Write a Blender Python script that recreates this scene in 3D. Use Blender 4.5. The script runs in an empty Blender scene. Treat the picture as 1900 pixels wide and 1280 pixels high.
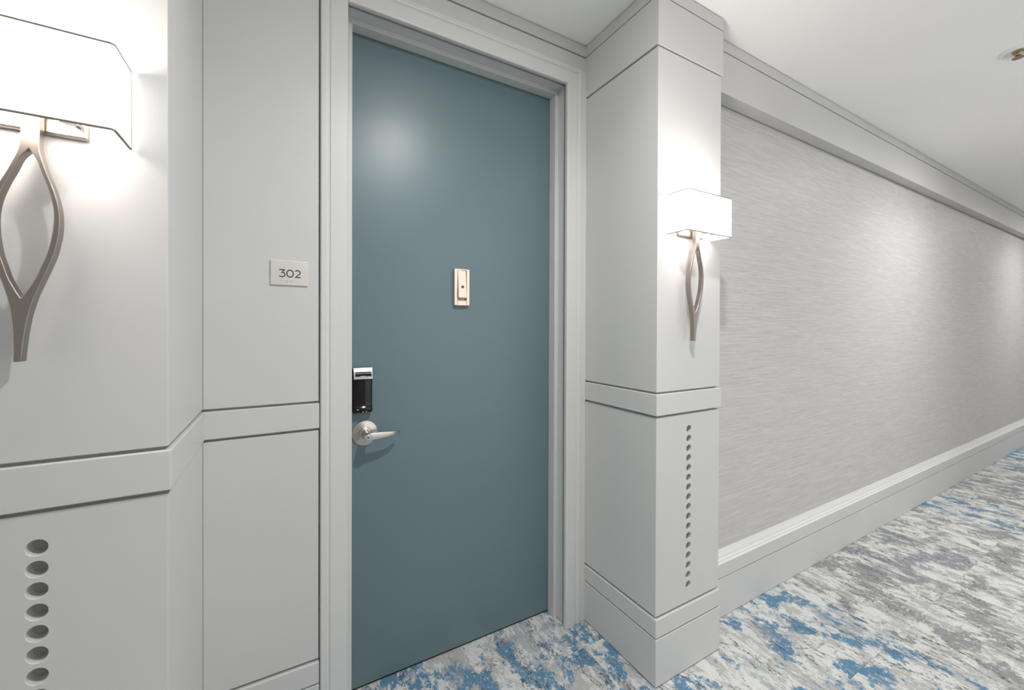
import bpy, bmesh, math, random
from mathutils import Vector, Matrix, Euler

SC = bpy.context.scene
COL = SC.collection
PI = math.pi

# ------------------------------------------------------------------ camera
F_PX, CX, CY, W_PX, H_PX = 749.7, 943.08, 611.94, 1900.0, 1280.0
YAW, PITCH, ROLL, CAM_H = 29.280, -0.2968, 0.1948, 1.33
y_, p_, r_ = (math.radians(a) for a in (YAW, PITCH, ROLL))
fw = Vector((math.sin(y_) * math.cos(p_), math.cos(y_) * math.cos(p_), math.sin(p_)))
rt = Vector((math.cos(y_), -math.sin(y_), 0))
up = rt.cross(fw)
c_, s_ = math.cos(r_), math.sin(r_)
rt, up = c_ * rt + s_ * up, -s_ * rt + c_ * up
cam = bpy.data.cameras.new('camera')
cam.sensor_fit = 'HORIZONTAL'
cam.sensor_width = 36.0
cam.lens = F_PX / W_PX * 36.0
cam.shift_x = (W_PX / 2 - CX) / W_PX
cam.shift_y = (CY - H_PX / 2) / W_PX
cam.clip_start = 0.02
cam.clip_end = 60
camo = bpy.data.objects.new('camera', cam)
COL.objects.link(camo)
m = Matrix((rt, up, -fw)).transposed().to_4x4()
m.translation = Vector((0, 0, CAM_H))
camo.matrix_world = m
SC.camera = camo

# ------------------------------------------------------------------ world, exposure
SC.view_settings.view_transform = 'Standard'
SC.view_settings.look = 'None'
SC.view_settings.gamma = 1
SC.view_settings.use_curve_mapping = False
SC.view_settings.exposure = 0.40
WORLD_W = 1.02
world = bpy.data.worlds.new('world')
SC.world = world
world.use_nodes = True
world.node_tree.nodes['Background'].inputs['Color'].default_value = (0.985, 0.98, 0.97, 1)
world.node_tree.nodes['Background'].inputs['Strength'].default_value = WORLD_W
SC.cycles.max_bounces = 14
SC.cycles.diffuse_bounces = 10
SC.cycles.glossy_bounces = 5
SC.cycles.transmission_bounces = 6
SC.cycles.sample_clamp_indirect = 6.0

DOWNLIGHT_W = 11.5           # wide lobe
DOWNLIGHT_BEAM_W = 8.0       # narrower beam of the same lamp
DOWNLIGHT_SPREAD = 180.0
DOWNLIGHT_BEAM = 140.0
DOWNLIGHT_COL = (1.0, 0.985, 0.965)
SCONCE_W = 2.8
SCONCE_UP_W = 1.0
SCONCE_COL = (1.0, 0.875, 0.80)
SHADE_GLOW = 1.45
OPP_Y = -0.85
LEFT_END = -2.3                     # shell left open past this point, added to let world light in
OPP_SCONCES = [4.5]
FILL_OPENING_X0, FILL_OPENING_X1 = 1.0, 3.9      # unseen opening added across from the door to admit fill light


def lamp(name, kind, loc, energy, color, size, spread=180.0):
    d = bpy.data.lights.new(name, kind)
    d.energy = energy
    d.color = color
    if kind == 'AREA':
        d.shape = 'DISK'
        d.size = size
        d.spread = math.radians(spread)
    else:
        d.shadow_soft_size = size
    o = bpy.data.objects.new(name, d)
    o.location = loc
    COL.objects.link(o)
    return o


CEIL = 2.606
DOWNLIGHTS = [(0.64, 0.34), (3.85, 0.2), (7.05, 0.2), (10.25, 0.2)]

# ------------------------------------------------------------------ materials


def new_mat(name, base, rough=0.5, metal=0.0, spec=0.5):
    mt = bpy.data.materials.new(name)
    mt.use_nodes = True
    b = mt.node_tree.nodes['Principled BSDF']
    b.inputs['Base Color'].default_value = (*base, 1)
    b.inputs['Roughness'].default_value = rough
    b.inputs['Metallic'].default_value = metal
    b.inputs['Specular IOR Level'].default_value = spec
    return mt, mt.node_tree, b


def N(nt, kind, **kw):
    n = nt.nodes.new(kind)
    for k, v in kw.items():
        if k.startswith('i_'):
            n.inputs[k[2:].replace('_', ' ')].default_value = v
        else:
            setattr(n, k, v)
    return n


def world_coords(nt, scale=(1, 1, 1)):
    g = N(nt, 'ShaderNodeNewGeometry')
    mp = N(nt, 'ShaderNodeMapping')
    mp.inputs['Scale'].default_value = scale
    nt.links.new(g.outputs['Position'], mp.inputs['Vector'])
    return mp.outputs['Vector']


def noise(nt, vec, scale, detail=3, rough=0.5, dist=0.0):
    n = N(nt, 'ShaderNodeTexNoise')
    n.inputs['Scale'].default_value = scale
    n.inputs['Detail'].default_value = detail
    n.inputs['Roughness'].default_value = rough
    n.inputs['Distortion'].default_value = dist
    nt.links.new(vec, n.inputs['Vector'])
    return n.outputs['Fac']


def bump(nt, b, h, strength, dist):
    n = N(nt, 'ShaderNodeBump')
    n.inputs['Strength'].default_value = strength
    n.inputs['Distance'].default_value = dist
    nt.links.new(h, n.inputs['Height'])
    nt.links.new(n.outputs['Normal'], b.inputs['Normal'])


def ramp(nt, fac, pts):
    r = N(nt, 'ShaderNodeValToRGB')
    el = r.color_ramp.elements
    while len(el) < len(pts):
        el.new(0.5)
    for e, (p, c) in zip(el, pts):
        e.position = p
        e.color = (*c, 1) if len(c) == 3 else c
    nt.links.new(fac, r.inputs['Fac'])
    return r.outputs['Color']


def mixc(nt, fac, a, b, mode='MIX'):
    n = N(nt, 'ShaderNodeMix', data_type='RGBA', blend_type=mode)
    for sock, v in ((n.inputs[0], fac), (n.inputs[6], a), (n.inputs[7], b)):
        if isinstance(v, (int, float)):
            sock.default_value = v
        elif isinstance(v, tuple):
            sock.default_value = (*v, 1)
        else:
            nt.links.new(v, sock)
    return n.outputs[2]


def math_(nt, op, a, b=None, c=None):
    n = N(nt, 'ShaderNodeMath', operation=op)
    for i, v in enumerate((a, b, c)):
        if v is None:
            continue
        if isinstance(v, (int, float)):
            n.inputs[i].default_value = v
        else:
            nt.links.new(v, n.inputs[i])
    return n.outputs[0]


def smooth(nt, v, lo, hi):
    n = N(nt, 'ShaderNodeMapRange', interpolation_type='SMOOTHSTEP')
    n.inputs['From Min'].default_value = lo
    n.inputs['From Max'].default_value = hi
    nt.links.new(v, n.inputs['Value'])
    return n.outputs['Result']


def paint(name, base, rough, var=0.03, bscale=900, bstr=0.05):
    mt, nt, b = new_mat(name, base, rough)
    v = world_coords(nt)
    n1 = noise(nt, v, 1.3, 4)
    lo = tuple(c * (1 - var) for c in base)
    hi = tuple(min(1, c * (1 + var)) for c in base)
    nt.links.new(ramp(nt, n1, [(0.3, lo), (0.7, hi)]), b.inputs['Base Color'])
    n2 = noise(nt, v, bscale, 2)
    bump(nt, b, n2, bstr, 0.0004)
    return mt


GREY = (0.560, 0.560, 0.552)
M_PAINT = paint('satin_grey_paint', GREY, 0.42)
M_GAP = paint('gap_shade', (0.36, 0.36, 0.345), 0.7)  # wall paint darkened: shade in the panel gaps put into the colour
M_GROOVE = paint('groove_shade', (0.05, 0.05, 0.048), 0.8)  # near-black colour standing in for shade deep in the grooves
M_TRIM = paint('door_frame_paint', (0.600, 0.600, 0.590), 0.36)
M_MOULD = paint('toplit_moulding_tone', (0.66, 0.66, 0.655), 0.36)  # paler than the walls: top light on the sloped cap put into colour
M_CEIL = paint('ceiling_paint', (0.92, 0.92, 0.912), 0.75, 0.015)
M_DOOR = paint('blue_grey_door_paint', (0.122, 0.182, 0.203), 0.36, 0.04, 500, 0.10)
M_BOUNCE = paint('pale_bounce_floor', (0.72, 0.73, 0.72), 0.9)  # for the added floor that throws light up at the ceiling
M_HOLE = paint('vent_hole_shade', (0.33, 0.33, 0.31), 0.8)  # hole bottoms coloured darker than the panel to stand for shade


def make_wallpaper():
    mt, nt, b = new_mat('woven_grey_wallpaper', (0.5, 0.48, 0.475), 0.5)
    g = N(nt, 'ShaderNodeNewGeometry')
    sep = N(nt, 'ShaderNodeSeparateXYZ')
    nt.links.new(g.outputs['Position'], sep.inputs[0])
    v = world_coords(nt, (8, 1, 420))
    a = noise(nt, v, 1.0, 5, 0.62)
    v2 = world_coords(nt, (3, 1, 230))
    c = noise(nt, v2, 1.0, 4, 0.6)
    v3 = world_coords(nt, (22, 1, 760))
    e = noise(nt, v3, 1.0, 2, 0.6)
    s = math_(nt, 'ADD', math_(nt, 'MULTIPLY', a, 0.45), math_(nt, 'MULTIPLY', c, 0.35))
    s = math_(nt, 'ADD', s, math_(nt, 'MULTIPLY', e, 0.20))
    col = ramp(nt, s, [(0.33, (0.375, 0.360, 0.358)), (0.50, (0.500, 0.486, 0.482)), (0.66, (0.640, 0.628, 0.620))])
    nt.links.new(col, b.inputs['Base Color'])
    nt.links.new(ramp(nt, s, [(0.35, (0.62,) * 3), (0.65, (0.40,) * 3)]), b.inputs['Roughness'])
    bump(nt, b, s, 0.35, 0.0012)
    return mt


M_WALLPAPER = make_wallpaper()


def make_carpet():
    mt, nt, b = new_mat('patterned_carpet', (0.5, 0.5, 0.5), 0.95, 0, 0.1)
    g = N(nt, 'ShaderNodeNewGeometry')
    oi = N(nt, 'ShaderNodeObjectInfo')
    off = N(nt, 'ShaderNodeVectorMath', operation='SCALE')
    comb = N(nt, 'ShaderNodeCombineXYZ')
    nt.links.new(oi.outputs['Random'], comb.inputs[0])
    nt.links.new(math_(nt, 'FRACT', math_(nt, 'MULTIPLY', oi.outputs['Random'], 17.3)), comb.inputs[1])
    nt.links.new(oi.outputs['Random'], comb.inputs[2])
    nt.links.new(comb.outputs[0], off.inputs[0])
    off.inputs['Scale'].default_value = 1.6
    add = N(nt, 'ShaderNodeVectorMath', operation='ADD')
    nt.links.new(g.outputs['Position'], add.inputs[0])
    nt.links.new(off.outputs[0], add.inputs[1])
    mp = N(nt, 'ShaderNodeMapping')
    mp.inputs['Scale'].default_value = (1.0, 0.74, 1.0)
    nt.links.new(add.outputs[0], mp.inputs['Vector'])
    v = mp.outputs['Vector']
    mp2 = N(nt, 'ShaderNodeMapping')
    mp2.inputs['Scale'].default_value = (1.0, 0.44, 1.0)
    mp2.inputs['Location'].default_value = (3.1, 7.7, 0.0)
    nt.links.new(add.outputs[0], mp2.inputs['Vector'])
    v2 = mp2.outputs['Vector']
    # tint of the tile comes from the tile's own colour: red = share of blue yarn
    sepc = N(nt, 'ShaderNodeSeparateColor')
    nt.links.new(oi.outputs['Color'], sepc.inputs[0])
    blue_share = sepc.outputs[0]
    n_big = noise(nt, v, 8.5, 10, 0.68, 0.25)
    n_mid = noise(nt, v2, 20.0, 9, 0.70, 0.2)
    n_fine = noise(nt, v2, 85.0, 6, 0.72)
    white = (0.70, 0.71, 0.69)
    lgrey = (0.47, 0.475, 0.46)
    mgrey = (0.300, 0.300, 0.310)
    blue = (0.125, 0.255, 0.385)
    rag = noise(nt, v, 200.0, 4, 0.72)          # ragged yarn edges
    rag2 = noise(nt, v, 45.0, 6, 0.72)

    def ragged(f, k1=0.22, k2=0.18):
        f = math_(nt, 'ADD', f, math_(nt, 'MULTIPLY', math_(nt, 'SUBTRACT', rag, 0.5), k1))
        return math_(nt, 'ADD', f, math_(nt, 'MULTIPLY', math_(nt, 'SUBTRACT', rag2, 0.5), k2))
    base = mixc(nt, smooth(nt, ragged(n_mid, 0.22, 0.2), 0.45, 0.52), lgrey, white)
    dark = mixc(nt, blue_share, mgrey, blue)
    n_pick = noise(nt, v, 10.0, 9, 0.64, 0.3)
    dsel = smooth(nt, ragged(n_big), 0.515, 0.545)
    col = mixc(nt, dsel, base, dark)
    # softer grey clouds that cross everything
    cl = math_(nt, 'MULTIPLY', smooth(nt, ragged(noise(nt, v2, 14.0, 8, 0.7, 0.2), 0.2, 0.1), 0.54, 0.60), 0.65)
    col = mixc(nt, cl, col, mixc(nt, math_(nt, 'MULTIPLY', blue_share, 0.55), (0.36, 0.36, 0.365), (0.235, 0.345, 0.45)))
    # lighter flecks inside the dark patches
    fl = math_(nt, 'MULTIPLY', smooth(nt, n_fine, 0.56, 0.61), 0.8)
    col = mixc(nt, fl, col, mixc(nt, 0.6, white, lgrey))
    g2 = math_(nt, 'MULTIPLY', smooth(nt, ragged(n_pick), 0.60, 0.63), 0.9)
    col = mixc(nt, g2, col, white)
    # charcoal hair lines
    mp3 = N(nt, 'ShaderNodeMapping')
    mp3.inputs['Scale'].default_value = (1.0, 0.22, 1.0)
    nt.links.new(add.outputs[0], mp3.inputs['Vector'])
    r1 = noise(nt, mp3.outputs['Vector'], 9.0, 6, 0.62, 0.4)
    ridge = math_(nt, 'ABSOLUTE', math_(nt, 'SUBTRACT', r1, 0.5))
    line = math_(nt, 'SUBTRACT', 1.0, smooth(nt, ridge, 0.004, 0.015))
    gate = smooth(nt, noise(nt, v2, 7.0, 3), 0.44, 0.52)
    gate2 = smooth(nt, noise(nt, v, 140.0, 2), 0.38, 0.55)
    line = math_(nt, 'MULTIPLY', math_(nt, 'MULTIPLY', line, gate), math_(nt, 'MULTIPLY', gate2, 0.9))
    r2 = noise(nt, v, 4.0, 7, 0.66, 0.6)
    ridge2 = math_(nt, 'ABSOLUTE', math_(nt, 'SUBTRACT', r2, 0.47))
    line2 = math_(nt, 'SUBTRACT', 1.0, smooth(nt, ridge2, 0.003, 0.011))
    line2 = math_(nt, 'MULTIPLY', math_(nt, 'MULTIPLY', line2, smooth(nt, noise(nt, v, 5.0, 3), 0.52, 0.58)), math_(nt, 'MULTIPLY', gate2, 0.8))
    line = math_(nt, 'MAXIMUM', line, line2)
    col = mixc(nt, line, col, (0.085, 0.09, 0.095))
    # pile speckle
    sp = noise(nt, g.outputs['Position'], 900.0, 2)
    col = mixc(nt, 1.0, col, ramp(nt, sp, [(0.25, (0.86,) * 3), (0.75, (1.0,) * 3)]), 'MULTIPLY')
    nt.links.new(col, b.inputs['Base Color'])
    bump(nt, b, math_(nt, 'ADD', sp, math_(nt, 'MULTIPLY', n_fine, 0.6)), 0.5, 0.003)
    return mt


M_CARPET = make_carpet()
M_SUBFLOOR = paint('subfloor', (0.12, 0.12, 0.12), 0.9)


def metal(name, base, rough, var=0.06, stretch=(1, 1, 60)):
    mt, nt, b = new_mat(name, base, rough, 1.0)
    v = world_coords(nt, stretch)
    n = noise(nt, v, 40, 3)
    nt.links.new(ramp(nt, n, [(0.3, (max(0, rough - var),) * 3), (0.7, (rough + var,) * 3)]), b.inputs['Roughness'])
    return mt


M_NICKEL = metal('satin_nickel', (0.60, 0.565, 0.525), 0.30)
M_BRONZE = metal('brushed_champagne_metal', (0.33, 0.30, 0.27), 0.38)
M_CHROME = metal('bright_chrome', (0.82, 0.84, 0.82), 0.14, 0.03)
M_ROSE = metal('pinkish_satin_nickel', (0.86, 0.72, 0.62), 0.36)
M_SIGN = metal('brushed_sign_plate', (0.80, 0.765, 0.725), 0.45, 0.08, (60, 1, 3))
M_BLACK = new_mat('gloss_black_plastic', (0.004, 0.0045, 0.005), 0.12, 0, 0.4)[0]
M_DARK = new_mat('dark_lettering', (0.02, 0.018, 0.016), 0.5)[0]
M_BRAILLE = new_mat('braille_dots', (0.40, 0.37, 0.34), 0.4)[0]
M_BRASS = metal('sprinkler_brass', (0.40, 0.31, 0.23), 0.32)
M_WHITE = paint('white_enamel', (0.80, 0.80, 0.78), 0.35)
M_GLASS = new_mat('peephole_lens', (0.02, 0.025, 0.03), 0.05)[0]
M_LED = new_mat('small_white_print', (0.75, 0.75, 0.75), 0.5)[0]
M_HEM = new_mat('shade_hem', (0.20, 0.165, 0.14), 0.8)[0]


def emitter(name, color, strength, base=(0.8, 0.8, 0.8)):
    mt, nt, b = new_mat(name, base, 0.6)
    b.inputs['Emission Color'].default_value = (*color, 1)
    b.inputs['Emission Strength'].default_value = strength
    return mt


M_SHADE = emitter('lit_linen_shade', (1.0, 0.965, 0.94), SHADE_GLOW)
# fine linen weave on the shade
_nt = M_SHADE.node_tree
_b = _nt.nodes['Principled BSDF']
bump(_nt, _b, noise(_nt, world_coords(_nt, (1, 1, 0.3)), 700, 2), 0.15, 0.0006)
M_BULB = emitter('lit_bulb', (1.0, 0.93, 0.85), 6.0)
M_LENS = emitter('downlight_lens', (1.0, 0.98, 0.95), 8.0)

# ------------------------------------------------------------------ mesh helpers


class MB:
    def __init__(self):
        self.bm = bmesh.new()

    def box(self, x0, x1, y0, y1, z0, z1):
        bm = self.bm
        vs = [bm.verts.new(p) for p in ((x0, y0, z0), (x1, y0, z0), (x1, y1, z0), (x0, y1, z0),
                                        (x0, y0, z1), (x1, y0, z1), (x1, y1, z1), (x0, y1, z1))]
        for f in ((0, 3, 2, 1), (4, 5, 6, 7), (0, 1, 5, 4), (1, 2, 6, 5), (2, 3, 7, 6), (3, 0, 4, 7)):
            bm.faces.new([vs[i] for i in f])
        return vs

    def prism_x(self, prof, x0, x1):
        """profile of (y, z) points, extruded along X"""
        a = [self.bm.verts.new((x0, y, z)) for y, z in prof]
        b = [self.bm.verts.new((x1, y, z)) for y, z in prof]
        self._close(a, b)

    def prism_y(self, prof, y0, y1):
        """profile of (x, z) points, extruded along Y"""
        a = [self.bm.verts.new((x, y0, z)) for x, z in prof]
        b = [self.bm.verts.new((x, y1, z)) for x, z in prof]
        self._close(a, b)

    def _close(self, a, b):
        n = len(a)
        for i in range(n):
            j = (i + 1) % n
            self.bm.faces.new((a[i], a[j], b[j], b[i]))
        self.bm.faces.new(list(reversed(a)))
        self.bm.faces.new(b)

    def rings(self, rs, cap=True):
        """list of closed vertex-coordinate rings, skinned in order"""
        vr = [[self.bm.verts.new(p) for p in r] for r in rs]
        n = len(vr[0])
        for a, b in zip(vr, vr[1:]):
            for i in range(n):
                j = (i + 1) % n
                self.bm.faces.new((a[i], a[j], b[j], b[i]))
        if cap:
            self.bm.faces.new(list(reversed(vr[0])))
            self.bm.faces.new(vr[-1])

    def lathe(self, prof, c, axis='y', n=40, cap=True):
        """prof: (radius, offset along the axis, away from the wall = negative Y)"""
        rs = []
        for r, h in prof:
            ring = []
            for k in range(n):
                a = 2 * PI * k / n
                if axis == 'y':
                    ring.append((c[0] + r * math.cos(a), c[1] - h, c[2] + r * math.sin(a)))
                else:
                    ring.append((c[0] + r * math.cos(a), c[1] + r * math.sin(a), c[2] - h))
            rs.append(ring)
        self.rings(rs, cap)

    def build(self, name, mat, parent=None, bevel=0.0, seg=2, smooth=False, angle=35, label=None):
        bmesh.ops.remove_doubles(self.bm, verts=self.bm.verts, dist=1e-6)
        bmesh.ops.recalc_face_normals(self.bm, faces=self.bm.faces)
        me = bpy.data.meshes.new(name)
        self.bm.to_mesh(me)
        self.bm.free()
        o = bpy.data.objects.new(name, me)
        COL.objects.link(o)
        me.materials.append(mat)
        if parent is not None:
            put(o, parent)
        if bevel > 0:
            md = o.modifiers.new('edge', 'BEVEL')
            md.width = bevel
            md.segments = seg
            md.limit_method = 'ANGLE'
            md.angle_limit = math.radians(angle)
            md.harden_normals = False
        if smooth:
            for p in me.polygons:
                p.use_smooth = True
            try:
                me.set_sharp_from_angle(angle=math.radians(angle))
            except Exception:
                pass
        if label:
            o['label'] = label
        return o


def put(o, parent):
    o.parent = parent
    q = parent
    off = Vector((0, 0, 0))
    while q is not None:
        off += q.location
        q = q.parent
    o.location = -off if o.location == Vector((0, 0, 0)) else o.location - off


def empty(name, loc, kind=None, label=None, cat=None, group=None):
    o = bpy.data.objects.new(name, None)
    o.empty_display_size = 0.05
    COL.objects.link(o)
    o.location = loc
    for k, v in (('kind', kind), ('label', label), ('category', cat), ('group', group)):
        if v:
            o[k] = v
    return o


def slab(name, b, mat, parent=None, bevel=0.0016, seg=2, label=None):
    mb = MB()
    mb.box(*b)
    return mb.build(name, mat, parent, bevel, seg, label=label)


# ------------------------------------------------------------------ levels and planes measured from the photograph
YP, YW, YD, YH, YB, YF = 1.0300, 1.4320, 1.5546, 1.0970, 1.1340, 1.1610
XL1, XL0 = -0.1966, -0.5720          # left pilaster
XR0, XR1 = 1.2050, 1.5805            # right pilaster
Z_BG, Z_BT, Z_RB, Z_RT, Z_CAP, Z_CG = 0.1813, 0.2542, 1.0060, 1.0856, 2.3717, 2.5525
PROUD = 0.0055
HOLE_R, HOLE_P, HOLE_TOP, HOLE_N = 0.0142, 0.03815, 0.9375, 17

# ------------------------------------------------------------------ floor: carpet tiles on a subfloor
floor = slab('floor', (-4.2, 11.2, -0.95, 1.95, -0.08, -0.008), M_SUBFLOOR, None, 0)
floor['kind'] = 'structure'
floor['label'] = 'corridor floor laid with blotched blue, grey and off-white carpet tiles'
T = 0.61
mb = MB()
mb.box(-T / 2 + 0.0002, T / 2 - 0.0002, -T / 2 + 0.0002, T / 2 - 0.0002, -0.008, 0.0)
tile0 = mb.build('carpet_tile', M_CARPET, None, 0)
rnd = random.Random(5)
first = True
for i in range(-3, 17):
    for j in range(-3, 2):
        x = 1.098 + T * (i + 0.5)
        y = 0.695 + T * (j + 0.5)
        if first:
            t = tile0
            first = False
        else:
            t = tile0.copy()
            COL.objects.link(t)
        t.parent = floor
        t.location = (x, y, 0)
        if i <= 1:
            blue = 1.0 if not (i == 1 and j < -1) else 0.6
        elif i in (5, 8) and j <= 0:
            blue = 0.9
        elif i >= 8 and j >= 0:
            blue = 1.0
        else:
            blue = rnd.choice((0.0, 0.0, 0.04, 0.12))
        t.color = (blue, rnd.random(), 0, 1)

# ------------------------------------------------------------------ ceiling and plain outer shell
ceil = slab('ceiling', (LEFT_END, 11.2, -0.95, 1.95, CEIL, CEIL + 0.1), M_CEIL, None, 0)
ceil['kind'] = 'structure'
ceil['label'] = 'smooth white painted corridor ceiling'
bounce_fl = slab('floor_bounce', (FILL_OPENING_X0 - 0.5, FILL_OPENING_X1 + 0.5, -4.5, -0.951, -0.08, -0.001), M_BOUNCE, None, 0)  # out of view, added to bounce world light into the corridor
bounce_fl['kind'] = 'structure'
bounce_fl['label'] = 'unseen pale floor added across the corridor to bounce light'
for nm, b in (('wall_opposite', (LEFT_END, FILL_OPENING_X0, OPP_Y - 0.1, OPP_Y, 0.0, CEIL)), ('wall_opposite_far', (FILL_OPENING_X1, 11.2, OPP_Y - 0.1, OPP_Y, 0.0, CEIL)),
              ('wall_left', (LEFT_END, XL0 - 0.001, 1.161, 1.26, 0.0, CEIL)),
              ('wall_far_end', (11.2, 11.3, -0.95, 1.26, 0.0, CEIL))):
    o = slab(nm, b, M_PAINT, None, 0)
    o['kind'] = 'structure'
    o['label'] = {'wall_left': 'plain grey corridor wall left of the near pilaster', 'wall_opposite': 'plain grey wall across the corridor, near end', 'wall_opposite_far': 'plain grey wall across the corridor, far end', 'wall_far_end': 'plain grey wall closing the far end of the corridor'}[nm]

# ------------------------------------------------------------------ pilasters (panelled piers either side of the door recess)


def drilled_panel(x0, x1, y0, y1, z0, z1, hx, depth):
    """block whose front (y0) is drilled with one column of round holes"""
    mb = MB()
    bm = mb.bm
    half = HOLE_P / 2
    n = 32
    zc = [HOLE_TOP - HOLE_P * k for k in range(HOLE_N)]
    zt, zb = zc[0] + half, zc[-1] - half

    def quad(a, b, c, d, y=y0):
        bm.faces.new([bm.verts.new((p[0], y, p[1])) for p in (a, b, c, d)])
    quad((x0, z0), (hx - half, z0), (hx - half, z1), (x0, z1))
    quad((hx + half, z0), (x1, z0), (x1, z1), (hx + half, z1))
    quad((hx - half, zt), (hx + half, zt), (hx + half, z1), (hx - half, z1))
    quad((hx - half, z0), (hx + half, z0), (hx + half, zb), (hx - half, zb))
    for z in zc:
        ang = [2 * PI * k / n + PI / n * 0 for k in range(n)]

        def sq(a):
            s = half / max(abs(math.cos(a)), abs(math.sin(a)))
            return (hx + s * math.cos(a), z + s * math.sin(a))
        S = [bm.verts.new((sq(a)[0], y0, sq(a)[1])) for a in ang]
        rr = ((HOLE_R + 0.0008, y0), (HOLE_R, y0 + 0.0008), (HOLE_R, y0 + depth))
        R = [[bm.verts.new((hx + r * math.cos(a), yy, z + r * math.sin(a))) for a in ang] for r, yy in rr]
        L = [S] + R
        for a, b in zip(L, L[1:]):
            for k in range(n):
                q = (k + 1) % n
                bm.faces.new((a[k], a[q], b[q], b[k]))
        f = bm.faces.new(R[-1])
        f.material_index = 1
    # sides, back, top, bottom
    for p in (((x0, y0), (x0, y1)), ((x0, y1), (x1, y1)), ((x1, y1), (x1, y0))):
        (ax, ay), (bx, by) = p
        bm.faces.new([bm.verts.new(q) for q in ((ax, ay, z0), (bx, by, z0), (bx, by, z1), (ax, ay, z1))])
    for z in (z0, z1):
        bm.faces.new([bm.verts.new(q) for q in ((x0, y0, z), (x1, y0, z), (x1, y1, z), (x0, y1, z))])
    return mb


def pilaster(name, x0, x1, label, yback):
    hx = (x0 + x1) / 2 - (0.003 if x0 > 0 else -0.006)
    p = empty(name, ((x0 + x1) / 2, YP, 0), 'structure', label)
    c = 0.011
    slab('core', (x0 + c, x1 - c, YP + c + 0.03, yback, 0.0, CEIL), M_GAP, p, 0)
    slab('core', (x0 + c, x1 - c, YP + c, YP + c + 0.03, Z_RT - 0.01, Z_CAP - 0.1), M_GAP, p, 0)
    slab('core', (x0 + c, x1 - c, YP + c, YP + c + 0.03, Z_CAP - 0.1, CEIL), M_GROOVE, p, 0)
    slab('core', (x0 + c, x1 - c, YP + c, YP + c + 0.03, 0, Z_BT), M_GAP, p, 0)
    slab('core', (x0 + c, x1 - c, YP + c, YP + c + 0.03, Z_RB - 0.02, Z_RB + 0.01), M_GAP, p, 0)
    e = PROUD
    slab('base_board', (x0 - e * 0.6, x1 + e * 0.6, YP - e, yback, 0.004, Z_BG - 0.002), M_PAINT, p, 0.0018)
    slab('base_rail', (x0 - e * 0.6, x1 + e * 0.6, YP - e, yback, Z_BG + 0.002, Z_BT - 0.001), M_PAINT, p, 0.0035, 3)
    mb = drilled_panel(x0, x1, YP, yback, Z_BT + 0.0075, Z_RB - 0.008, hx, 0.021)
    o = mb.build('lower_panel', M_PAINT, p, 0.0012, 2, angle=60)
    o.data.materials.append(M_HOLE)
    slab('chair_rail', (x0 - e, x1 + e, YP - e, yback, Z_RB, Z_RT), M_PAINT, p, 0.0022, 3)
    slab('upper_panel', (x0, x1, YP, yback, Z_RT + 0.007, Z_CAP - 0.0045), M_PAINT, p, 0.0012)
    slab('cap_panel', (x0 - e, x1 + e, YP - e, yback, Z_CAP, Z_CG - 0.0020), M_PAINT, p, 0.0016)
    slab('crown_strip', (x0 - e, x1 + e, YP - e, yback, Z_CG + 0.0018, CEIL - 0.0045), M_PAINT, p, 0.0010)
    return p


pilaster('trim_1', XL0, XL1, 'grey panelled pilaster at the left edge, carrying the large near sconce', 1.452)
pilaster('trim_2', XR0, XR1, 'grey panelled pilaster right of the blue door, carrying the far sconce', 1.452)

# ------------------------------------------------------------------ wall around the door
CAS_IN_L, CAS_IN_R, CAS_IN_T, CAS_W = 0.1917, 1.0958, 2.4062, 0.0835
wall = empty('wall_back', (0, YW, 0), 'structure', 'grey panelled wall round the door, with a chair rail left of it')
wx1 = CAS_IN_L - CAS_W - 0.0045
slab('core', (XL1 - 0.02, wx1 + 0.02, YW + 0.011, YW + 0.12, 0, CEIL), M_GAP, wall, 0)
slab('core', (CAS_IN_R + 0.02, XR0 + 0.02, YW + 0.016, YW + 0.12, 0, CEIL), M_GROOVE, wall, 0)
slab('core', (wx1 + 0.0, XR0 + 0.02, YW + 0.011, YW + 0.12, CAS_IN_T + 0.02, CEIL), M_GROOVE, wall, 0)
wl = (XL1 + 0.0005, wx1, )
slab('base_board', (wl[0], wl[1] + 0.002, YW - PROUD, YW + 0.03, 0.004, Z_BG - 0.002), M_PAINT, wall, 0.0018)
slab('base_rail', (wl[0], wl[1] + 0.002, YW - PROUD, YW + 0.03, Z_BG + 0.002, Z_BT - 0.001), M_PAINT, wall, 0.0035, 3)
slab('lower_panel', (wl[0], wl[1], YW, YW + 0.03, Z_BT + 0.0075, Z_RB - 0.008), M_PAINT, wall, 0.0012)
slab('chair_rail', (wl[0], wl[1] + 0.002, YW - PROUD, YW + 0.03, Z_RB, Z_RT), M_PAINT, wall, 0.0022, 3)
slab('upper_panel', (wl[0], wl[1], YW, YW + 0.03, Z_RT + 0.007, Z_CG - 0.0030), M_PAINT, wall, 0.0012)
slab('frieze_panel', (wl[1] + 0.0008, XR0, YW, YW + 0.03, CAS_IN_T + CAS_W - 0.006, Z_CG - 0.0030), M_PAINT, wall, 0.0008)
slab('crown_strip', (XL1 + 0.0005, XR0, YW - 0.003, YW + 0.03, Z_CG + 0.0020, CEIL - 0.0045), M_PAINT, wall, 0.0010)
slab('filler_strip', (CAS_IN_R + CAS_W - 0.004, XR0 - 0.0005, YW - 0.004, YW + 0.03, 0.0, CAS_IN_T + CAS_W - 0.006), M_TRIM, wall, 0.0010)

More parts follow.
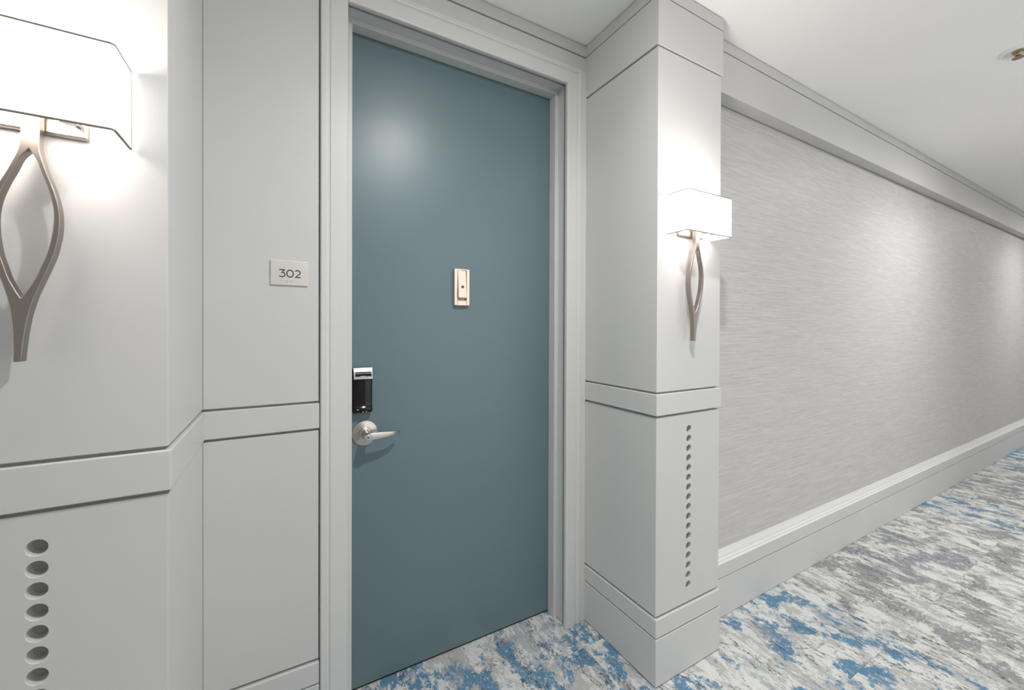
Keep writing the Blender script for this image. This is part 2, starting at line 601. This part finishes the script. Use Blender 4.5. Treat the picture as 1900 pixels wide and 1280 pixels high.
# ------------------------------------------------------------------ door frame: stops, jambs, moulded casing
frame = empty('trim_3', (0.65, YW, 0), 'structure', 'moulded pale grey casing and frame round the blue door')
CAS_P = [(0, 0.0), (0, 0.013), (0.0022, 0.0170), (0.0050, 0.0178), (0.0530, 0.0178), (0.0560, 0.0150), (0.0588, 0.0150),
         (0.0615, 0.0192), (0.0650, 0.0205), (0.0800, 0.0205), (0.0835, 0.0170), (0.0835, 0.0)]
YC = 1.4445


def casing(kind):
    mb = MB()
    a, b = [], []
    for w, d in CAS_P:
        y = YC - d
        if kind == 'left':
            a.append((CAS_IN_L - w, y, 0.0)); b.append((CAS_IN_L - w, y, CAS_IN_T + w))
        elif kind == 'right':
            a.append((CAS_IN_R + w, y, 0.0)); b.append((CAS_IN_R + w, y, CAS_IN_T + w))
        else:
            a.append((CAS_IN_L - w, y, CAS_IN_T + w)); b.append((CAS_IN_R + w, y, CAS_IN_T + w))
    mb.rings([a, b])
    return mb.build('casing', M_TRIM, frame, 0.0005, 2, angle=20)


for k in ('left', 'right', 'top'):
    casing(k)
ST_L, ST_R, ST_T, YS = 0.2157, 1.0876, 2.3945, 1.5080
JB_L, JB_R, JB_T = 0.1960, 1.1075, 2.4145
slab('jamb', (JB_L - 0.03, JB_L, 1.4665, 1.62, 0, JB_T), M_TRIM, frame, 0.0014)
slab('jamb', (JB_R, JB_R + 0.03, 1.4665, 1.62, 0, JB_T), M_TRIM, frame, 0.0014)
slab('jamb', (JB_L - 0.03, JB_R + 0.03, 1.4665, 1.62, JB_T, JB_T + 0.03), M_TRIM, frame, 0.0014, label='head of the door frame')
slab('door_stop', (JB_L, ST_L, YS, YD - 0.0015, 0, ST_T), M_TRIM, frame, 0.0014)
slab('door_stop', (ST_R, JB_R, YS, YD - 0.0015, 0, ST_T), M_TRIM, frame, 0.0014)
slab('door_stop', (JB_L, JB_R, YS, YD - 0.0015, ST_T, JB_T), M_TRIM, frame, 0.0014)

# ------------------------------------------------------------------ the door and its hardware
door = empty('door_1', (0.65, YD, 0), 'structure', 'flat blue-grey painted door with lever, black electronic lock and knocker')
slab('door_leaf', (JB_L + 0.003, JB_R - 0.003, YD, YD + 0.044, 0.009, JB_T - 0.004), M_DOOR, door, 0.0010, label='flat blue-grey painted leaf')
slab('door_gap_shade', (JB_L + 0.003, JB_R - 0.003, YD + 0.006, YD + 0.04, 0.0005, 0.0085), M_BLACK, door, 0, label='black strip painting the shade of the gap under the leaf')  # dark strip stands in for the shaded gap below the door

# lever handle
LX, LZ = 0.2670, 0.9410
lv = empty('lever_handle', (LX, YD, LZ), None, 'brushed nickel lever on a round conical rose')
put(lv, door)
mb = MB()
mb.lathe([(0.0462, 0.0), (0.0462, 0.0025), (0.0450, 0.0040), (0.0240, 0.0125), (0.0225, 0.0120)], (LX, YD, LZ), n=64)
mb.build('rose', M_NICKEL, lv, smooth=True, angle=25)
mb = MB()
mb.lathe([(0.0215, 0.009), (0.0215, 0.0155), (0.0195, 0.0170), (0.0165, 0.0175), (0.0150, 0.030), (0.0146, 0.055),
          (0.0146, 0.0745), (0.0136, 0.0765), (0.0105, 0.0768), (0.0103, 0.0748)], (LX, YD, LZ), n=48)
mb.build('neck', M_NICKEL, lv, smooth=True, angle=28)
mb = MB()
mb.lathe([(0.0100, 0.070), (0.0100, 0.0768), (0.0092, 0.0774)], (LX, YD, LZ), n=32)
mb.build('key_cylinder', M_CHROME, lv, smooth=True, angle=28)
mb = MB()
mb.box(LX - 0.006, LX + 0.002, YD - 0.0780, YD - 0.0772, LZ - 0.0010, LZ + 0.0012)
mb.box(LX - 0.0015, LX + 0.0005, YD - 0.0780, YD - 0.0772, LZ - 0.0035, LZ + 0.0030)
mb.build('keyhole', M_DARK, lv)
# the lever arm: sections along X that curve back to the door and taper
mb = MB()
rs = []
arm = [(-0.004, 0.066, 0.0000, 0.0130, 0.0085), (0.012, 0.066, 0.0000, 0.0138, 0.0075), (0.030, 0.0655, 0.0005, 0.0130, 0.0062),
       (0.055, 0.0640, 0.0010, 0.0115, 0.0052), (0.080, 0.0600, 0.0012, 0.0095, 0.0046), (0.098, 0.0535, 0.0012, 0.0075, 0.0042),
       (0.110, 0.0450, 0.0010, 0.0056, 0.0038), (0.1155, 0.0390, 0.0008, 0.0040, 0.0030)]
for i, (dx, off, dz, hh, ht) in enumerate(arm):
    a0 = arm[max(0, i - 1)]
    a1 = arm[min(len(arm) - 1, i + 1)]
    tx, ty = a1[0] - a0[0], -(a1[1] - a0[1])
    l = math.hypot(tx, ty)
    nx, ny = -ty / l, tx / l
    ring = []
    for k in range(20):
        a = 2 * PI * k / 20
        ca, sa = math.cos(a), math.sin(a)
        u = math.copysign(abs(ca) ** 0.6, ca) * ht
        w = math.copysign(abs(sa) ** 0.6, sa) * hh
        ring.append((LX + dx + nx * u, YD - off + ny * u, LZ + dz + w))
    rs.append(ring)
mb.rings(rs)
mb.build('lever', M_NICKEL, lv, smooth=True, angle=50)

# electronic lock
KX0, KX1, KZ0, KZ1 = 0.2215, 0.2895, 1.0210, 1.1840
lk = empty('electronic_lock', ((KX0 + KX1) / 2, YD, KZ0), None, 'black electronic lock with a bright chrome card reader on top')
put(lk, door)


def rounded_rect(cx, cz, hx, hz, r, n=5):
    pts = []
    for qx, qz, a0 in ((1, 1, 0), (-1, 1, PI / 2), (-1, -1, PI), (1, -1, 1.5 * PI)):
        for k in range(n + 1):
            a = a0 + PI / 2 * k / n
            pts.append((cx + qx * (hx - r) + r * math.cos(a), cz + qz * (hz - r) + r * math.sin(a)))
    return pts


kx, kz = (KX0 + KX1) / 2, (KZ0 + KZ1) / 2
hx, hz = (KX1 - KX0) / 2, (KZ1 - KZ0) / 2
body_prof = [(0.0, KZ0), (0.0255, KZ0), (0.0300, KZ0 + 0.0022), (0.0325, KZ0 + 0.0070), (0.0332, KZ0 + 0.0140), (0.0318, KZ0 + 0.0185), (0.0284, KZ0 + 0.0225),
             (0.0264, KZ0 + 0.0260), (0.0262, KZ0 + 0.0360), (0.0268, KZ0 + 0.080), (0.0272, 1.1500), (0.0272, KZ1 - 0.004), (0.0, KZ1 - 0.004)]
mb = MB()
rs = []
for k in range(17):
    t = -1 + 2 * k / 16
    edge = 0.0035 * max(0.0, (abs(t) - 0.86) / 0.14) ** 2
    rs.append([(kx + hx * t, YD - (o_ - (0.0042 * t * t + edge if o_ > 0 else 0)), z) for o_, z in body_prof])
mb.rings(rs)
mb.build('lock_body', M_BLACK, lk, 0, smooth=True, angle=48)
# chrome cap: a wedge whose face leans out towards the bottom, with a slot framed in it
zc0, zc1 = 1.1430, 1.1845
cap_prof = [(YD - 0.012, zc0), (YD - 0.0370, zc0), (YD - 0.0385, zc0 + 0.003), (YD - 0.0290, zc1 - 0.003), (YD - 0.0265, zc1), (YD - 0.012, zc1)]
mb = MB()
mb.prism_x(cap_prof, kx - hx + 0.0015, kx + hx - 0.0008)
cap = mb.build('chrome_cap', M_CHROME, lk, 0.0016, 3, smooth=True, angle=30)


def cap_y(z, out):
    t = (z - (zc0 + 0.003)) / (zc1 - 0.003 - zc0 - 0.003)
    return YD - 0.0385 + t * 0.0095 - out


def cap_patch(x0, x1, z0, z1, out, mat, name):
    mb = MB()
    b = [(x0, cap_y(z0, -0.001), z0), (x1, cap_y(z0, -0.001), z0), (x1, cap_y(z1, -0.001), z1), (x0, cap_y(z1, -0.001), z1)]
    f = [(x0, cap_y(z0, out), z0), (x1, cap_y(z0, out), z0), (x1, cap_y(z1, out), z1), (x0, cap_y(z1, out), z1)]
    mb.rings([b, f])
    return mb.build(name, mat, lk)


cap_patch(kx - hx + 0.007, kx + hx - 0.006, zc0 + 0.0105, zc0 + 0.0265, 0.0003, M_BLACK, 'card_slot')
cap_patch(kx - hx + 0.008, kx + hx - 0.0065, zc0 + 0.0205, zc0 + 0.0225, 0.0012, M_CHROME, 'slot_bar')
cap_patch(kx - hx + 0.024, kx + hx - 0.026, zc0 + 0.0095, zc0 + 0.0125, 0.0010, M_CHROME, 'slot_notch')
mb = MB()
for dx, z, w in ((-0.018, KZ0 + 0.0135, 0.0028), (0.000, KZ0 + 0.0045, 0.0014), (0.0115, KZ0 + 0.0045, 0.0014)):
    mb.box(kx + dx - w, kx + dx + w, YD - 0.0334, YD - 0.020, z - 0.0010, z + 0.0010)
mb.build('indicator_marks', M_LED, lk)

# knocker with peephole
VX0, VX1, VZ0, VZ1 = 0.6115, 0.6785, 1.4215, 1.5690
vc = ((VX0 + VX1) / 2, (VZ0 + VZ1) / 2)
kn = empty('door_knocker', (vc[0], YD, VZ0), None, 'pinkish satin nickel knocker with a peephole in its flap')
put(kn, door)
mb = MB()
bx, bt, bb = 0.0135, 0.005, 0.0195
for b in ((VX0, VX0 + bx, VZ0, VZ1), (VX1 - bx, VX1, VZ0, VZ1), (VX0 + bx, VX1 - bx, VZ0, VZ0 + bb), (VX0 + bx, VX1 - bx, VZ1 - bt, VZ1)):
    mb.box(b[0], b[1], YD - 0.0165, YD, b[2], b[3])
mb.build('knocker_frame', M_ROSE, kn, 0.0016, 3, angle=30)
slab('knocker_back', (VX0 + bx - 0.001, VX1 - bx + 0.001, YD - 0.003, YD, VZ0 + bb - 0.001, VZ1 - bt + 0.001), M_BRONZE, kn, 0)
mb = MB()
fz0, fz1 = VZ0 + bb + 0.0095, VZ1 - bt - 0.0008
prof = [(YD - 0.0035, fz1), (YD - 0.0168, fz1), (YD - 0.0190, fz1 - 0.030), (YD - 0.0255, fz0 + 0.012), (YD - 0.0262, fz0 + 0.002), (YD - 0.0245, fz0), (YD - 0.0190, fz0 + 0.0015), (YD - 0.0035, fz0 + 0.006)]
mb.prism_x(prof, VX0 + bx + 0.0010, VX1 - bx - 0.0030)
flap = mb.build('knocker_flap', M_ROSE, kn, 0.0012, 2, smooth=True, angle=30)
pz = fz0 + 0.046
py = YD - 0.0222
mb = MB()
mb.lathe([(0.0075, -0.004), (0.0075, 0.0012), (0.0062, 0.0024), (0.0048, 0.0020), (0.0046, 0.0004)], (vc[0] - 0.001, py, pz), n=32)
mb.build('peephole_ring', M_CHROME, kn, smooth=True, angle=30)
mb = MB()
mb.lathe([(0.0046, -0.002), (0.0046, 0.0008), (0.0034, 0.0016), (0.0016, 0.0020)], (vc[0] - 0.001, py, pz), n=24)
mb.build('peephole_lens', M_GLASS, kn, smooth=True, angle=60)

# ------------------------------------------------------------------ wallpapered wall right of the pilaster
XE = 11.2
wr = empty('wall_right', (6, YF, 0), 'structure', 'long corridor wall covered in grey horizontally woven wallpaper')
slab('wall_core', (XR1 - 0.02, XE, 1.1800, 1.26, 0, CEIL), M_GROOVE, wr, 0)
slab('wallpaper', (XR1 - 0.01, XE, YF, 1.181, 0.2965, 2.3645), M_WALLPAPER, wr, 0, label='grey horizontally woven wallcovering')
JH = [XR1 - 0.01, 4.109, 6.45, 8.80, XE]
hd = empty('trim_4', (6, YH, 2.37), 'structure', 'grey jointed boxed header running above the wallpaper')
for a, b in zip(JH, JH[1:]):
    slab('header_board', (a + 0.0006, b - 0.0006, YH, 1.1795, 2.3695, Z_CG - 0.0030), M_PAINT, hd, 0.0014)
    slab('crown_strip', (a + 0.0006, b - 0.0006, YH, 1.1795, Z_CG + 0.0020, CEIL - 0.0045), M_PAINT, hd, 0.0008)
slab('backing_board', (XR1 - 0.01, XE, YH + 0.012, 1.1795, 2.372, CEIL), M_GROOVE, hd, 0)
bs = empty('baseboard_right', (6, YB, 0), 'structure', 'tall grey baseboard with a stepped cap coloured paler as if lit from above under the wallpaper')
JB = [XR1 - 0.01, 4.088, 6.59, 9.1, XE]
for a, b in zip(JB, JB[1:]):
    slab('base_board', (a + 0.0005, b - 0.0005, YB, 1.1795, 0.002, 0.1795), M_PAINT, bs, 0.0010)
    slab('base_rail', (a + 0.0005, b - 0.0005, YB, 1.1795, 0.1838, 0.2450), M_PAINT, bs, 0.0008)
mb = MB()
mb.prism_x([(1.1795, 0.2450), (1.1335, 0.2450), (1.1335, 0.2475), (1.1350, 0.2495), (1.1395, 0.2515), (1.1398, 0.2540), (1.1420, 0.2600),
            (1.1465, 0.2640), (1.1468, 0.2668), (1.1500, 0.2750), (1.1555, 0.2850), (1.1600, 0.2960), (1.1795, 0.2962)], XR1 - 0.01, XE)
mb.build('cap_moulding', M_MOULD, bs, 0.0006, 2, angle=15)
slab('backing_board', (XR1 - 0.01, XE, YB + 0.012, 1.1795, 0.0, 0.2445), M_GROOVE, bs, 0)

# ------------------------------------------------------------------ wall sconces
WISH = [(0.060, .0115, 0), (-0.010, .0115, 0), (-0.036, .0122, 0), (-0.050, .0155, .0084), (-0.075, .0230, .0165), (-0.102, .0325, .0254),
        (-0.134, .0400, .0325), (-0.170, .0420, .0332), (-0.212, .0372, .0277), (-0.240, .0300, .0200), (-0.257, .0250, .0150), (-0.281, .0180, .0045),
        (-0.290, .0158, 0), (-0.310, .0118, 0), (-0.332, .0088, 0), (-0.365, .0062, 0), (-0.397, .0050, 0)]


def resample(tab, lo, hi, n):
    """smooth (Catmull-Rom) resampling of a (z, outer, inner) table between two z"""
    out = []
    for k in range(n + 1):
        z = lo + (hi - lo) * k / n
        i = 0
        while i < len(tab) - 2 and z < tab[i + 1][0]:
            i += 1
        p0, p1, p2, p3 = tab[max(0, i - 1)], tab[i], tab[i + 1], tab[min(len(tab) - 1, i + 2)]
        t = (z - p1[0]) / (p2[0] - p1[0])
        h = p2[0] - p1[0]
        vals = []
        for c in (1, 2):
            m1 = (p2[c] - p0[c]) / (p2[0] - p0[0]) * h if p2[0] != p0[0] else 0
            m2 = (p3[c] - p1[c]) / (p3[0] - p1[0]) * h if p3[0] != p1[0] else 0
            v = (2 * t**3 - 3 * t**2 + 1) * p1[c] + (t**3 - 2 * t**2 + t) * m1 + (-2 * t**3 + 3 * t**2) * p2[c] + (t**3 - t**2) * m2
            vals.append(max(0.0, v))
        out.append((z, vals[0], vals[1]))
    return out


def sconce(cx, zb, label, flip=False):
    yw = YP - 0.0002
    root = empty('wall_sconce', (cx, yw, zb), None, label, 'sconce', 'box-shade wall sconces on the pilasters')
    W, H, Y0, th = 0.130, 0.1475, 0.9370, 0.0022
    Y1 = yw - 0.0045
    # shade: three-sided linen box open above and below, rounded front corners
    path = []
    R = 0.007
    path.append((cx - W, Y1))
    for k in range(7):
        a = PI + PI / 2 * k / 6
        path.append((cx - W + R + R * math.cos(a), Y0 + R + R * math.sin(a)))
    for k in range(7):
        a = 1.5 * PI + PI / 2 * k / 6
        path.append((cx + W - R + R * math.cos(a), Y0 + R + R * math.sin(a)))
    path.append((cx + W, Y1))

    def band(d_out, d_in, z0, z1, name, mat, par):
        def offs(d):
            r = []
            for i, (x, y) in enumerate(path):
                a = path[max(0, i - 1)]
                b = path[min(len(path) - 1, i + 1)]
                tx, ty = b[0] - a[0], b[1] - a[1]
                l = math.hypot(tx, ty)
                r.append((x + ty / l * d, y - tx / l * d))
            return r
        o, i = offs(d_out), offs(-d_in)
        loop = o + list(reversed(i))
        mb = MB()
        a = [mb.bm.verts.new((x, y, z0)) for x, y in loop]
        b = [mb.bm.verts.new((x, y, z1)) for x, y in loop]
        n, m_ = len(loop), len(o)
        for k in range(n):
            q = (k + 1) % n
            mb.bm.faces.new((a[k], a[q], b[q], b[k]))
        for vs in (a, b):
            for k in range(m_ - 1):
                mb.bm.faces.new((vs[k], vs[k + 1], vs[n - 2 - k], vs[n - 1 - k]))
        return mb.build(name, mat, par, smooth=True, angle=30)
    sh = band(0, th, zb, zb + H, 'shade', M_SHADE, root)
    band(0.0006, th + 0.0006, zb - 0.0006, zb + 0.0022, 'shade_hem', M_HEM, sh)
    band(0.0006, th + 0.0006, zb + H - 0.0024, zb + H + 0.0006, 'shade_hem', M_HEM, sh)
    for sg_ in (-1, 1):
        xa, xb = sorted((cx + sg_ * (W + 0.0006), cx + sg_ * (W - th - 0.0006)))
        slab('shade_hem', (xa, xb, Y1 - 0.0012, Y1 + 0.0006, zb, zb + H), M_HEM, sh, 0)
    # back plate with a bevelled lower edge
    mb = MB()
    mb.box(cx - 0.072, cx + 0.072, yw - 0.013, yw, zb + 0.001, zb + 0.118)
    plate = mb.build('back_plate', M_BRONZE, root, 0.004, 2, label='bevelled metal plate behind the shade')
    # wishbone stem
    mb = MB()
    bm = mb.bm
    yf, yb = 0.9950, 1.0125

    def lean(z):
        return 0.008 - 0.016 * min(1.0, max(0.0, -z / 0.397))
    tabs = resample(WISH, 0.060, -0.036, 8)[:-1] + resample(WISH, -0.036, -0.290, 46) + resample(WISH, -0.290, -0.397, 12)[1:]
    prev = None
    for z, o_, i_ in tabs:
        if z >= -0.0361 or z <= -0.2899:
            i_ = 0.0
        xc = cx + lean(z)
        row = [bm.verts.new((xc - o_, yf, zb + z)), bm.verts.new((xc - i_, yf, zb + z))]
        row += [bm.verts.new((xc + i_, yf, zb + z)) if i_ > 0 else row[1], bm.verts.new((xc + o_, yf, zb + z))]
        if prev:
            bm.faces.new((prev[0], prev[1], row[1], row[0]))
            bm.faces.new((prev[2], prev[3], row[3], row[2]))
        prev = row
    fs = list(bm.faces)
    ex = bmesh.ops.extrude_face_region(bm, geom=fs)
    for g in ex['geom']:
        if isinstance(g, bmesh.types.BMVert):
            g.co.y = yb
    st = mb.build('wishbone_stem', M_BRONZE, root, 0.0013, 2, smooth=True, angle=40, label='looped brushed metal stem below the shade')
    # arm from the plate to the stem, hidden up inside the shade
    mb = MB()
    mb.box(cx - 0.006, cx + 0.022, yf + 0.002, yw - 0.012, zb + 0.030, zb + 0.056)
    mb.build('stem_bracket', M_BRONZE, root, 0.001)
    for s in (-1, 1):
        mb = MB()
        mb.lathe([(0.011, -0.012), (0.0115, -0.030), (0.0115, -0.050)], (cx + s * 0.060, 0.978, zb), axis='z', n=20)
        soc = mb.build('lamp_socket', M_WHITE, root, smooth=True, angle=40)
        mb = MB()
        mb.lathe([(0.010, -0.050), (0.016, -0.062), (0.019, -0.078), (0.017, -0.094), (0.010, -0.104), (0.002, -0.107)], (cx + s * 0.060, 0.978, zb), axis='z', n=24)
        mb.build('bulb', M_BULB, root, smooth=True, angle=60)
        mb = MB()
        mb.box(cx + s * 0.060 - 0.004, cx + s * 0.060 + 0.004, 0.985, yw - 0.012, zb + 0.020, zb + 0.028)
        mb.build('socket_arm', M_BRONZE, root, 0.0008)
    l = lamp('sconce_lamp', 'POINT', (cx, 0.968, zb + 0.076), SCONCE_W, SCONCE_COL, 0.03)
    u = lamp('sconce_uplight', 'AREA', (cx, 0.975, zb + 0.120), SCONCE_UP_W, SCONCE_COL, 0.070)
    u.rotation_euler = (PI, 0, 0)
    if flip:        # turn the whole fixture round to hang on the wall across the corridor
        root.rotation_euler = (0, 0, PI)
        root.location = (cx, OPP_Y + 0.0002, zb)
        l.location = (cx, OPP_Y + 0.062, zb + 0.076)
        u.location = (cx, OPP_Y + 0.055, zb + 0.120)
    return root


s1 = sconce(-0.3800, 1.6670, 'large near sconce on the left pilaster, cut off by the left edge')
s2 = sconce(1.3815, 1.6795, 'whole far sconce with white box shade on the pilaster right of the door')
for k, sx in enumerate(OPP_SCONCES):
    sconce(sx, 1.674, 'white box sconce on the wall across the corridor', True)

# ------------------------------------------------------------------ room sign
SX0, SX1, SZ0, SZ1 = -0.0300, 0.0720, 1.4595, 1.5350
sg = empty('room_sign', ((SX0 + SX1) / 2, YW, SZ0), None, 'small brushed metal 302 sign with braille, on the wall left of the door', 'sign')
slab('sign_plate', (SX0, SX1, YW - 0.0050, YW - 0.0002, SZ0, SZ1), M_SIGN, sg, 0.0007)


def stroke(mb, pts, w, y0, y1):
    """flat ribbon of width w along 2-D points, extruded in Y"""
    n = len(pts)
    closed = (Vector(pts[0]) - Vector(pts[-1])).length < 1e-9
    if closed:
        pts = pts[:-1]
        n -= 1
    L, Rr = [], []
    for i in range(n):
        p = Vector(pts[i])
        if closed:
            a, b = Vector(pts[i - 1]), Vector(pts[(i + 1) % n])
        else:
            a, b = Vector(pts[max(0, i - 1)]), Vector(pts[min(n - 1, i + 1)])
        d1 = (p - a).normalized() if (p - a).length > 0 else (b - p).normalized()
        d2 = (b - p).normalized() if (b - p).length > 0 else d1
        t = (d1 + d2).normalized()
        nrm = Vector((-t.y, t.x))
        k = 1 / max(0.45, nrm.dot(Vector((-d1.y, d1.x))))
        L.append(p + nrm * w / 2 * k)
        Rr.append(p - nrm * w / 2 * k)
    lay = []
    for y in (y0, y1):
        lay.append(([mb.bm.verts.new((q.x, y, q.y)) for q in L], [mb.bm.verts.new((q.x, y, q.y)) for q in Rr]))
    rng = range(n if closed else n - 1)
    (l0, r0), (l1, r1) = lay
    for i in rng:
        j = (i + 1) % n
        mb.bm.faces.new((l0[i], l0[j], r0[j], r0[i]))
        mb.bm.faces.new((l1[i], l1[j], r1[j], r1[i]))
        mb.bm.faces.new((l0[i], l0[j], l1[j], l1[i]))
        mb.bm.faces.new((r0[i], r0[j], r1[j], r1[i]))
    if not closed:
        for i in (0, n - 1):
            mb.bm.faces.new((l0[i], r0[i], r1[i], l1[i]))


def arc(cx, cz, rx, rz, a0, a1, n=18):
    return [(cx + rx * math.cos(math.radians(a0 + (a1 - a0) * k / n)), cz + rz * math.sin(math.radians(a0 + (a1 - a0) * k / n))) for k in range(n + 1)]


DH = 0.0245
dz0 = 1.4835
sw = 0.0030
yA, yB = YW - 0.0056, YW - 0.0047
# 3
x = -0.0070
mb = MB()
h = DH - sw
p3 = [(x, dz0 + DH - sw / 2), (x + 0.0140, dz0 + DH - sw / 2), (x + 0.0072, dz0 + DH * 0.575)] + arc(x + 0.0077, dz0 + 0.0083, 0.0080, 0.0069, 75, -150, 20)
stroke(mb, p3, sw, yA, yB)
mb.build('numeral', M_DARK, sg)
# 0
mb = MB()
stroke(mb, arc(0.0225, dz0 + DH / 2, 0.0088, DH / 2 - sw / 2, 0, 360, 36), sw, yA, yB)
mb.build('numeral', M_DARK, sg)
# 2
x = 0.0360
mb = MB()
p2 = arc(x + 0.0073, dz0 + DH - sw / 2 - 0.0068, 0.0068, 0.0068, 155, -35, 18) + [(x + 0.0014, dz0 + sw / 2), (x + 0.0160, dz0 + sw / 2)]
stroke(mb, p2, sw, yA, yB)
mb.build('numeral', M_DARK, sg)
# braille: number sign, then 3 0 2
mb = MB()
cells = [(3, 4, 5, 6), (1, 4), (2, 4, 5), (1, 2)]
pos = {1: (0, 2), 2: (0, 1), 3: (0, 0), 4: (1, 2), 5: (1, 1), 6: (1, 0)}
bx0, bz0, ps = 0.0110, 1.4680, 0.00235
for ci, cell in enumerate(cells):
    for dnum in cell:
        q = pos[dnum]
        mb.lathe([(0.00085, -0.0004), (0.00075, 0.0003), (0.0003, 0.0007)], (bx0 + ci * 0.0060 + q[0] * ps, YW - 0.005, bz0 + q[1] * ps), n=10)
mb.build('braille', M_BRAILLE, sg)

# ------------------------------------------------------------------ ceiling sprinkler at the right edge
spx, spy = 2.942, 0.480
sp = empty('fire_sprinkler', (spx, spy, CEIL), None, 'semi-recessed brass fire sprinkler in a white ceiling cup at the right edge', 'sprinkler')
mb = MB()
mb.lathe([(0.0580, 0.0003), (0.0570, 0.0040), (0.0530, 0.0080), (0.0480, 0.0100), (0.0440, 0.0095), (0.0400, 0.0060), (0.0380, 0.0010)], (spx, spy, CEIL), axis='z', n=48)
mb.build('escutcheon', M_WHITE, sp, smooth=True, angle=40)
mb = MB()
mb.lathe([(0.0180, 0.001), (0.0180, 0.010), (0.0120, 0.014), (0.0100, 0.020)], (spx, spy, CEIL), axis='z', n=24)
mb.build('sprinkler_body', M_BRASS, sp, smooth=True, angle=40)
for s in (-1, 1):
    mb = MB()
    rs = []
    for k in range(9):
        a = PI * k / 8
        r = 0.0035
        px, pz_ = spx + s * (0.006 + 0.013 * math.sin(a)), CEIL - 0.012 - 0.018 * k / 8
        rs.append([(px + r * math.cos(b), spy + r * math.sin(b), pz_) for b in (2 * PI * q / 10 for q in range(10))])
    mb.rings(rs)
    mb.build('frame_arm', M_BRASS, sp, smooth=True, angle=60)
mb = MB()
mb.lathe([(0.0060, 0.016), (0.0030, 0.020), (0.0030, 0.026), (0.0055, 0.029), (0.0190, 0.0305), (0.0195, 0.0320), (0.0080, 0.0325)], (spx, spy, CEIL), axis='z', n=24)
mb.build('deflector', M_BRASS, sp, smooth=True, angle=40)

# ------------------------------------------------------------------ recessed downlights along the corridor
for k, (lx, ly) in enumerate(DOWNLIGHTS):
    where = ('in front of the blue door', 'above the wallpapered wall', 'far along the wallpapered wall', 'at the far end')[k]
    d = empty('ceiling_downlight', (lx, ly, CEIL), None, 'round white ceiling downlight ' + where, 'downlight', 'downlights along the corridor')
    mb = MB()
    n = 36
    mb.lathe([(0.0420, 0.0005), (0.0640, 0.0005), (0.0640, 0.0030), (0.0600, 0.0045), (0.0440, 0.0055), (0.0420, 0.0040)], (lx, ly, CEIL), axis='z', n=n, cap=False)
    mb.build('trim_ring', M_WHITE, d, smooth=True, angle=40)
    mb = MB()
    mb.lathe([(0.0420, 0.0006), (0.0420, 0.0022)], (lx, ly, CEIL), axis='z', n=n)
    mb.build('lens', M_LENS, d)
    l = lamp('downlight_lamp', 'AREA', (lx, ly, CEIL - 0.007), DOWNLIGHT_W, DOWNLIGHT_COL, 0.075, DOWNLIGHT_SPREAD)
    l = lamp('downlight_beam', 'AREA', (lx, ly, CEIL - 0.0075), DOWNLIGHT_BEAM_W, DOWNLIGHT_COL, 0.075, DOWNLIGHT_BEAM)
